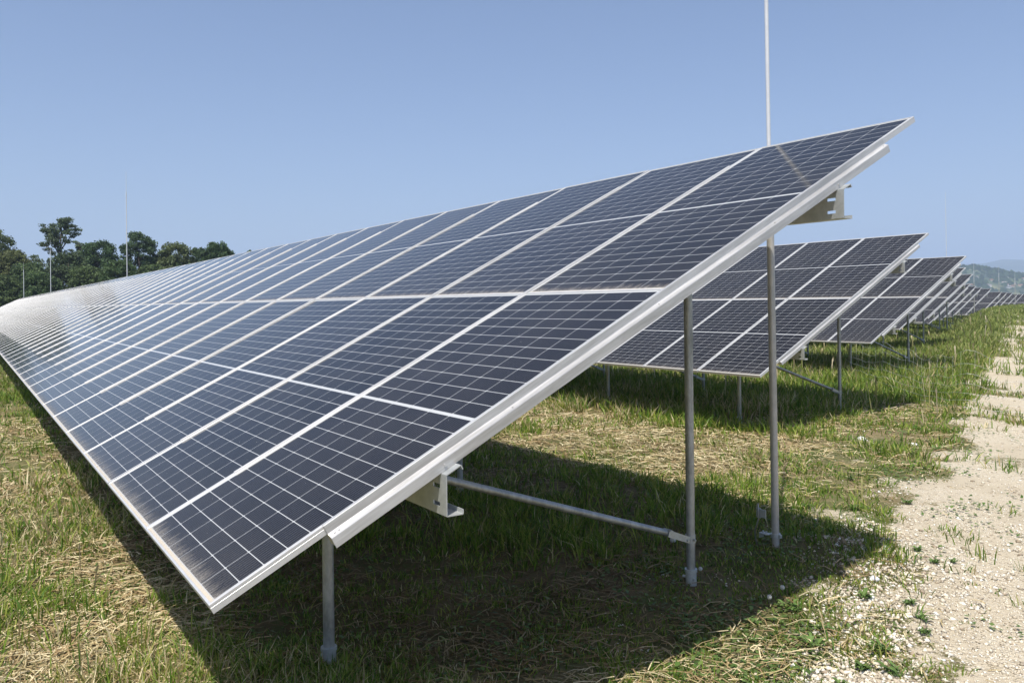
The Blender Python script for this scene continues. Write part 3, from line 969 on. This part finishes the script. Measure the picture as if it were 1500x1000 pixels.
m, n, out = newmat('seed_fluff'); bsdf(n, out, Base_Color=(.62, .62, .58), Roughness=1.); M_FLUFF = m
def dandelion(px_, py_, label, r=.021):
    X_, Y_ = at_ground(px_, py_+14)
    g = gz(X_, Y_); h = .075
    root = empty('dandelion', (X_, Y_, g)); tag(root, label, 'dandelion', 'dandelion seed heads in the shade')
    mb = MB(); mb.tube([(0, 0, 0), (.004, .002, h*.6), (0, 0, h)], .0016, 6)
    m_, n_, o_ = (M_BARK, None, None)
    mb.build('stem', M_STEM, root, smooth=True)
    # ball of fine spokes round a core
    rg = np.random.default_rng(int(px_)); V = []; F = []
    for i in range(260):
        d = rg.normal(size=3); d /= np.linalg.norm(d); e = np.cross(d, rg.normal(size=3)); e /= np.linalg.norm(e)
        f_ = np.cross(d, e); c = d*r*.93 + np.array([0, 0, h]); b = len(V); q = r*.17
        V += [c-e*q, c+f_*q, c+e*q, c-f_*q]; F.append((b, b+1, b+2, b+3))
    o = npmesh('seed_head', np.array(V), [np.array(F)], M_FLUFF, parent=root)
m, n, out = newmat('stem_green'); bsdf(n, out, Base_Color=(.12, .16, .06), Roughness=.6); M_STEM = m
dandelion(986, 783, 'fluffy white dandelion head just left of the rear post, below the brace', .024)
dandelion(1146, 844, 'fluffy white dandelion head to the right below the rod foot, upper of two', .016)
dandelion(1127, 855, 'fluffy white dandelion head below the rod foot, lower left of two', .016)
dandelion(1026, 822, 'small pale dandelion head right beside the rear post foot', .014)

def stone(px_, py_, s, label, col):
    X_, Y_ = at_ground(px_, py_)
    rg = np.random.default_rng(int(px_*7+py_)); V = []; F = []
    nu, nv = 9, 6
    for j in range(nv+1):
        for i in range(nu):
            th = math.pi*j/nv; ph = 2*math.pi*i/nu
            V.append([math.sin(th)*math.cos(ph), math.sin(th)*math.sin(ph)*.7, math.cos(th)*.5])
    V = np.array(V); V *= (1+rg.normal(0, .09, (len(V), 1))); V += rg.normal(0, .03, V.shape)
    for j in range(nv):
        for i in range(nu): F.append((j*nu+i, j*nu+(i+1) % nu, (j+1)*nu+(i+1) % nu, (j+1)*nu+i))
    C = np.tile(np.array([*col, 1.]), (len(V), 1))
    o = npmesh('stone', V*s, [np.array(F)], M_STONE, col=C)
    o.location = (X_, Y_, gz(X_, Y_)+s*.3); o.rotation_euler = (0, 0, rg.uniform(0, 6))
    tag(o, label, 'stone', 'loose pale stones')
stone(1262, 641, .060, 'white stone lying in the grass right of the rod, farther from the camera', (.80, .79, .75))
stone(1338, 648, .060, 'flat white stone in the grass near the gravel path', (.78, .76, .70))
stone(1281, 838, .035, 'grey-white stone at the pebbly edge of the path, nearest large one', (.66, .67, .68))
stone(1297, 797, .035, 'pale grey stone at the tip of the panel shadow', (.66, .64, .62))
stone(1194, 757, .024, 'small white stone in the grass right of the rod foot', (.80, .78, .74))

# ------------------------------------------------------------------ trees
def tree(px_, d, top_px, width_px, label, kind='dense', base_tint=(.045, .075, .025), leaf=.42, nl=6500, seed=1, cat='tree', group='trees behind the far end of the first row', crown_low=.15, zb=None):
    rg = np.random.default_rng(seed)
    X_, Y_ = at_px(px_, d)
    g = gz(X_, Y_)
    hor = 442.8 - (px_-750)*.0116
    H = (hor-top_px)/FPX*d + CAMZ - g
    W = width_px/FPX*d
    root = empty('tree' if cat == 'tree' else 'shrub', (X_, Y_, g)); tag(root, label, cat, group)
    lobes = []
    nl = int(nl*2.3) if kind != 'open' else int(nl*.85); leaf *= .74
    trunk_top = H*.6
    mb = MB()
    bend = rg.normal(0, .02*H, 2)
    tr = .018*H+.06
    mb.tube([(0, 0, -.3), (bend[0]*.3, bend[1]*.3, H*.25), (bend[0]*.7, bend[1]*.7, H*.5), (bend[0], bend[1], H*.85)], [tr, tr*.75, tr*.5, tr*.12], 8)
    if kind == 'open':
        # spreading limbs that carry flat sprays
        for i in range(22):
            a = rg.uniform(0, 2*math.pi); zt = H*rg.uniform(.45, .96); q = (zt/H-.45)/.51
            reach = W*.5*(1.0-.55*q**2.2)*rg.uniform(.45, 1.0)
            if q > .9: reach *= .6
            e = np.array([math.cos(a)*reach+bend[0]*q, math.sin(a)*reach+bend[1]*q, zt])
            s0 = np.array([bend[0]*.6, bend[1]*.6, max(H*.3, zt-reach*.8-1)])
            mid = s0*.45+e*.55+np.array([0, 0, .4])
            mb.tube([s0, mid, e], [tr*.32, tr*.2, .03], 6)
            for t in (.5, .7, .85, 1.0):
                c = s0*(1-t)+e*t + rg.normal(0, .25, 3)*W*.06
                lobes.append((c, np.array([1.25, 1.25, .55])*W*.047*rg.uniform(.7, 1.35)))
    else:
        nlobe = 190 if kind == 'loose' else 330
        for i in range(nlobe):
            z = rg.uniform(crown_low, 1.0); q = (z-crown_low)/(1-crown_low)
            env = W*.5*math.sqrt(max(.02, 1-(abs(q-.42)/.60)**3.2)) if kind != 'fluffy' else W*.5*math.sqrt(max(.02, 1-(abs(q-.4)/.63)**2))
            a = rg.uniform(0, 2*math.pi); rr = env*math.sqrt(rg.uniform(.25, 1))*.92
            c = np.array([math.cos(a)*rr, math.sin(a)*rr, z*H*.965])
            lobes.append((c, np.array([1, 1, .85])*W*rg.uniform(.055, .105)))
            if i % 18 == 0:
                s0 = np.array([bend[0]*.4, bend[1]*.4, H*(.1+.5*q)])
                mb.tube([s0, s0*.5+c*.5+np.array([0, 0, .2]), c], [tr*.3, tr*.18, .02], 5)
    mb.build('trunk', M_BARK, root, smooth=True)
    # leaf clumps
    vol = np.array([l[1].prod()**(2/3) for l in lobes]); li = rg.choice(len(lobes), nl, p=vol/vol.sum())
    Cc = np.array([l[0] for l in lobes])[li]; Rr = np.array([l[1] for l in lobes])[li]
    dirn = rg.normal(size=(nl, 3)); dirn /= np.linalg.norm(dirn, axis=1)[:, None]
    rad = rg.uniform(.2, 1.5, (nl, 1))**.7
    C0 = Cc + dirn*Rr*rad
    C0[:, 2] = np.maximum(C0[:, 2], .3)
    nrm = dirn + rg.normal(0, .6, (nl, 3)); nrm /= np.linalg.norm(nrm, axis=1)[:, None]
    e1 = np.cross(nrm, rg.normal(size=(nl, 3))); e1 /= np.linalg.norm(e1, axis=1)[:, None]; e2 = np.cross(nrm, e1)
    sz = (leaf*rg.uniform(.5, 1.25, nl))[:, None]*.5
    V = np.stack([C0-e1*sz, C0-e2*sz*.6+e1*sz*.1, C0+e1*sz, C0+e2*sz*.7], 1).reshape(-1, 3)
    F = np.arange(nl*4).reshape(-1, 4)
    lt = np.array(base_tint)
    lobt = rg.uniform(.72, 1.35, len(lobes))[li]
    T = (lt[None]*.85+.15*lt.mean())*1.85*(lobt*rg.uniform(.75, 1.3, nl))[:, None]  # distance haze painted in: leaf colour greyed toward its mean
    T = np.concatenate([np.repeat(T[:, None], 4, 1), np.ones((nl, 4, 1))], 2).reshape(-1, 4)
    npmesh('crown', V, [F], M_LEAF, col=T, parent=root)
    return root
DG = (.040, .070, .024)
tree(-12, 112, 328, 70, 'tall thin-topped tree cut by the left edge of the picture', 'loose', (.062, .085, .03), seed=3, nl=6000)
tree(18, 108, 366, 66, 'broad tree with yellowish brown-green crown at the far left', 'dense', (.072, .085, .026), seed=4, nl=8000)
tree(42, 104, 384, 58, 'mid green bushy tree just left of the tall spreading tree', 'dense', (.055, .085, .028), seed=5, nl=7000)
tree(84, 118, 311, 88, 'tall open spreading tree standing above the woods at left', 'open', (.060, .085, .038), seed=6, nl=9500, leaf=.40)
tree(118, 124, 340, 50, 'lower open side tree at the right shoulder of the tall spreading tree', 'open', (.060, .085, .038), seed=16, nl=4200, leaf=.42)
tree(100, 108, 368, 62, 'dark round tree below the tall spreading tree', 'dense', (.044, .066, .026), seed=7, nl=7500)
tree(147, 114, 350, 72, 'wide dark green tree with feathery top, right of the tall spreading tree', 'fluffy', DG, seed=8, nl=10000)
tree(204, 112, 338, 60, 'dark tree with a pointed clumpy top behind the tallest thin rod', 'loose', (.042, .070, .028), seed=9, nl=7500)
tree(232, 116, 372, 40, 'small green tree filling the gap left of the olive tree', 'dense', (.058, .082, .03), seed=10, nl=4500)
tree(259, 112, 354, 58, 'rounded olive tree with yellowish top', 'dense', (.070, .090, .030), seed=11, nl=8500)
tree(292, 118, 360, 34, 'narrow dark tree between the olive tree and the broad dark tree', 'dense', DG, seed=12, nl=4500)
tree(320, 114, 352, 54, 'broad dark rounded tree at the right end of the woods', 'dense', DG, seed=13, nl=8500)
tree(368, 122, 363, 22, 'small tree top just peeping over the panel row, right of the woods', 'loose', DG, seed=14, nl=2500)
for i, (a, d, tp, wd) in enumerate(((2, 100, 402, 60), (60, 100, 398, 60), (128, 104, 388, 60), (175, 102, 380, 60), (222, 104, 384, 50), (275, 106, 385, 60), (330, 108, 384, 50), (-40, 100, 385, 70), (-85, 106, 350, 80))):
    lab = ['dense low green bush under the yellowish tree at far left', 'dense low bush left of the second thin rod', 'dense dark bush between the second rod and the tallest rod',
           'dense bush just left of the tallest thin rod', 'dense bush right of the tallest thin rod', 'dense bush under the olive tree', 'dense bush under the broad dark tree at right of the woods', 'dense bush at the very left edge of the woods', 'bushy tree just outside the left edge of the woods'][i]
    tree(a, d, tp, wd, lab, 'dense', (.046, .075, .024) if i % 2 else (.058, .085, .026), seed=40+i, nl=5500, crown_low=.02, cat='shrub', group='undergrowth at the edge of the woods')

# ------------------------------------------------------------------ far hills, houses, woodland
def hill_mesh(name, d, prof, depth, res, mat, rough, seed):
    """ridge: silhouette height (m) against picture azimuth; runs down toward the viewer and away behind"""
    us = np.linspace(prof[0][0], prof[-1][0], res)
    hz = np.interp(us, [p[0] for p in prof], [p[1] for p in prof])
    nv = 46
    vs = np.linspace(-1, 1, nv)
    V = np.zeros((res, nv, 3))
    for j, v_ in enumerate(vs):
        dd = d + v_*depth
        V[:, j, 0] = fwd.x*dd + rgt.x*us*dd; V[:, j, 1] = fwd.y*dd + rgt.y*us*dd
        s = 1-abs(v_)**1.35
        V[:, j, 2] = -75 + (hz+75)*s
    V[:, :, 2] += rough*(fbm(V[:, :, 0]/depth*9, V[:, :, 1]/depth*9, seed, 4)-.5)*(1-np.abs(vs[None])**2)
    i = np.arange(res-1)[:, None]; j = np.arange(nv-1)[None]
    a = i*nv+j
    F = np.stack([a, a+1, a+nv+1, a+nv], -1).reshape(-1, 4)[:, ::-1]
    o = npmesh(name, V.reshape(-1, 3), [F], mat, smooth=True)
    tag(o, kind='structure')
    if o.data.polygons[5].normal.z < 0: o.data.flip_normals()
    return V
def uu(px_): return (px_-750)/FPX
def hh(px_, py_, d): return ((442.8-(px_-750)*.0116)-py_)/FPX*d + CAMZ
def mat_hill():
    m, n, out = newmat('hillside')
    tc = N(n, 'ShaderNodeTexCoord'); P = tc.outputs['Object']
    vo = N(n, 'ShaderNodeTexVoronoi'); vo.inputs['Scale'].default_value = .011; n.links.new(P, vo.inputs['Vector'])
    s_ = N(n, 'ShaderNodeSeparateColor'); n.links.new(vo.outputs['Color'], s_.inputs[0])
    c = ramp(n, s_.outputs[0], [(0, (.045, .07, .03)), (.35, (.09, .12, .04)), (.6, (.15, .17, .06)), (.85, (.30, .27, .14)), (1, (.07, .09, .035))])
    n1 = noise(n, P, .02, 5, .65)
    c = mixc(n, maprange(n, n1, .42, .58), c, (.035, .055, .026))
    bsdf(n, out, Base_Color=c, Roughness=.95)
    return m
HD = 1600.
hp = [(uu(x), hh(x, y, HD)) for x, y in ((500, 425), (1100, 420), (1250, 408), (1340, 398), (1385, 391.5), (1415, 389.5), (1432, 390.2), (1450, 394), (1475, 397.5), (1500, 401), (1560, 410), (1700, 405), (1900, 415), (2300, 430))]
HV = hill_mesh('hill', HD, hp, 560, 420, mat_hill(), 14, 5)
MD = 5200.
mp_ = [(uu(x), hh(x, y, MD)) for x, y in ((700, 425), (1100, 405), (1300, 392), (1400, 386), (1440, 384.5), (1455, 382), (1463, 379.8), (1475, 379), (1500, 379.5), (1540, 378), (1620, 386), (1800, 395), (2300, 415))]
m, n, out = newmat('mountain_forest'); tc = N(n, 'ShaderNodeTexCoord')
bsdf(n, out, Base_Color=mixc(n, maprange(n, noise(n, tc.outputs['Object'], .006, 5), .4, .6), (.03, .05, .025), (.07, .09, .04)), Roughness=1.)
hill_mesh('mountain', MD, mp_, 1500, 300, m, 30, 8)

def hill_z(px_, v_):
    """point on the near hillside: picture azimuth and position down the slope (-1 foot .. 0 ridge)"""
    u_ = uu(px_); i = (u_-hp[0][0])/(hp[-1][0]-hp[0][0])*(HV.shape[0]-1); j = (v_+1)/2*(HV.shape[1]-1)
    i0, j0 = int(i), int(j); fi, fj = i-i0, j-j0
    q = HV[i0, j0]*(1-fi)*(1-fj)+HV[i0+1, j0]*fi*(1-fj)+HV[i0, j0+1]*(1-fi)*fj+HV[i0+1, j0+1]*fi*fj
    return q
def woodland():
    n_ = 5200; Vs = []; Fs = []; Cs = []
    px_ = rng.uniform(1330, 1640, n_); v_ = -np.abs(rng.beta(1.1, 1.5, n_))
    dark = fbm(px_*.035, v_*6, 77, 3)
    keep = (dark > .56) | (v_ > -.10) | (rng.random(n_) < .10)
    base = np.array([[1, 0, 0], [.5, .87, 0], [-.5, .87, 0], [-1, 0, 0], [-.5, -.87, 0], [.5, -.87, 0], [.62, .1, .62], [-.2, .6, .68], [-.3, -.55, .62], [0, 0, .95]])
    F = np.array([[0, 1, 6], [1, 7, 6], [1, 2, 7], [2, 3, 7], [3, 8, 7], [3, 4, 8], [4, 5, 8], [5, 6, 8], [5, 0, 6], [6, 7, 9], [7, 8, 9], [8, 6, 9]])
    k = 0
    for i in range(n_):
        if not keep[i]: continue
        p = hill_z(px_[i], v_[i]); s = rng.uniform(3, 7.5)
        Vs.append((base*np.array([s, s, s*1.1])*rng.uniform(.75, 1.25, (10, 1))) + p - np.array([0, 0, 1.])); Fs.append(F+10*k)
        c = np.array([.034, .055, .022])*rng.uniform(.7, 1.7); Cs.append(np.tile([*c, 1.], (10, 1))); k += 1
    o = npmesh('woodland', np.vstack(Vs), [np.vstack(Fs)], M_LEAF, col=np.vstack(Cs))
    tag(o, 'dark woods and hedges covering the far hillside', 'woodland', kind='stuff')
woodland()
def wallmat(name, c):
    m, n, out = newmat(name); bsdf(n, out, Base_Color=c, Roughness=.8); return m
M_WW = wallmat('white_render', (.78, .76, .70)); M_CR = wallmat('cream_render', (.62, .55, .42)); M_PK = wallmat('pink_render', (.62, .36, .28))
M_TILE = wallmat('roof_tiles', (.30, .17, .12)); M_TILE2 = wallmat('grey_roof', (.30, .27, .25)); M_WIN = wallmat('dark_glass', (.03, .035, .045))
def house(px_, v_, w_, l_, h_, wall, roof, label, group, rz, big=False):
    p = hill_z(px_, v_)
    root = empty('house', tuple(p), rz); tag(root, label, 'house', group)
    mb = MB(); mb.box(-w_/2, w_/2, -l_/2, l_/2, -4, h_)
    mb.poly([(-w_/2, -l_/2, h_), (w_/2, -l_/2, h_), (0, -l_/2, h_*1.45)]); mb.poly([(w_/2, l_/2, h_), (-w_/2, l_/2, h_), (0, l_/2, h_*1.45)])
    mb.build('wall', wall, root)
    mb = MB(); e = .5
    for s in (-1, 1):
        a = [(s*(w_/2+e), -l_/2-e, h_-.25), (s*(w_/2+e), l_/2+e, h_-.25), (0, l_/2+e, h_*1.45+.12), (0, -l_/2-e, h_*1.45+.12)]
        b = [(x, y, z+.25) for x, y, z in a]
        mb.poly(a); mb.poly(b)
        for i in range(4): mb.poly([a[i], a[(i+1) % 4], b[(i+1) % 4], b[i]])
    mb.build('roof', roof, root)
    nf = max(1, int(h_//3)); nw = max(2, int(l_//4))
    for f_ in range(nf):
        for k in range(nw):
            for s in (-1, 1):
                yc = -l_/2 + (k+.5)*l_/nw
                mb = MB(); mb.box(min(s*w_/2, s*(w_/2+.06)), max(s*w_/2, s*(w_/2+.06)), yc-.5, yc+.5, 1+3*f_, 2.3+3*f_)
                mb.build('window', M_WIN, root)
HG = 'small pale houses scattered on the far hillside'
for i in range(34):
    px_ = random.uniform(1445, 1502) if i < 23 else random.uniform(1405, 1450)
    if i >= 29: px_ = random.uniform(1500, 1560)
    v_ = -random.uniform(.14, .62)
    sz = random.uniform(.36, .62)
    house(px_, v_, 8*sz, 11*sz, 4.5*sz, M_WW if i % 3 else M_CR, M_TILE if i % 2 else M_TILE2, 'small pale house with a pitched roof on the far green hillside', HG, random.uniform(0, 3))
house(1495, -.86, 16, 26, 17, M_PK, M_TILE, 'large pink building at the foot of the far hill, by the right edge', None, .9)

# ------------------------------------------------------------------ haze
mb = MB(); mb.box(-8200, 7800, -5000, 9000, -130, 520)
hz = mb.build('haze', [])
hz.data.materials.clear()
m = bpy.data.materials.new('haze_air'); m.use_nodes = True
n = m.node_tree; n.nodes.clear()
out = n.nodes.new('ShaderNodeOutputMaterial')
v = n.nodes.new('ShaderNodeVolumePrincipled')
v.inputs['Color'].default_value = (.60, .74, 1.0, 1)
v.inputs['Density'].default_value = 0.00027
v.inputs['Anisotropy'].default_value = 0.0
n.links.new(v.outputs[0], out.inputs['Volume'])
hz.data.materials.append(m)
tag(hz, kind='stuff')
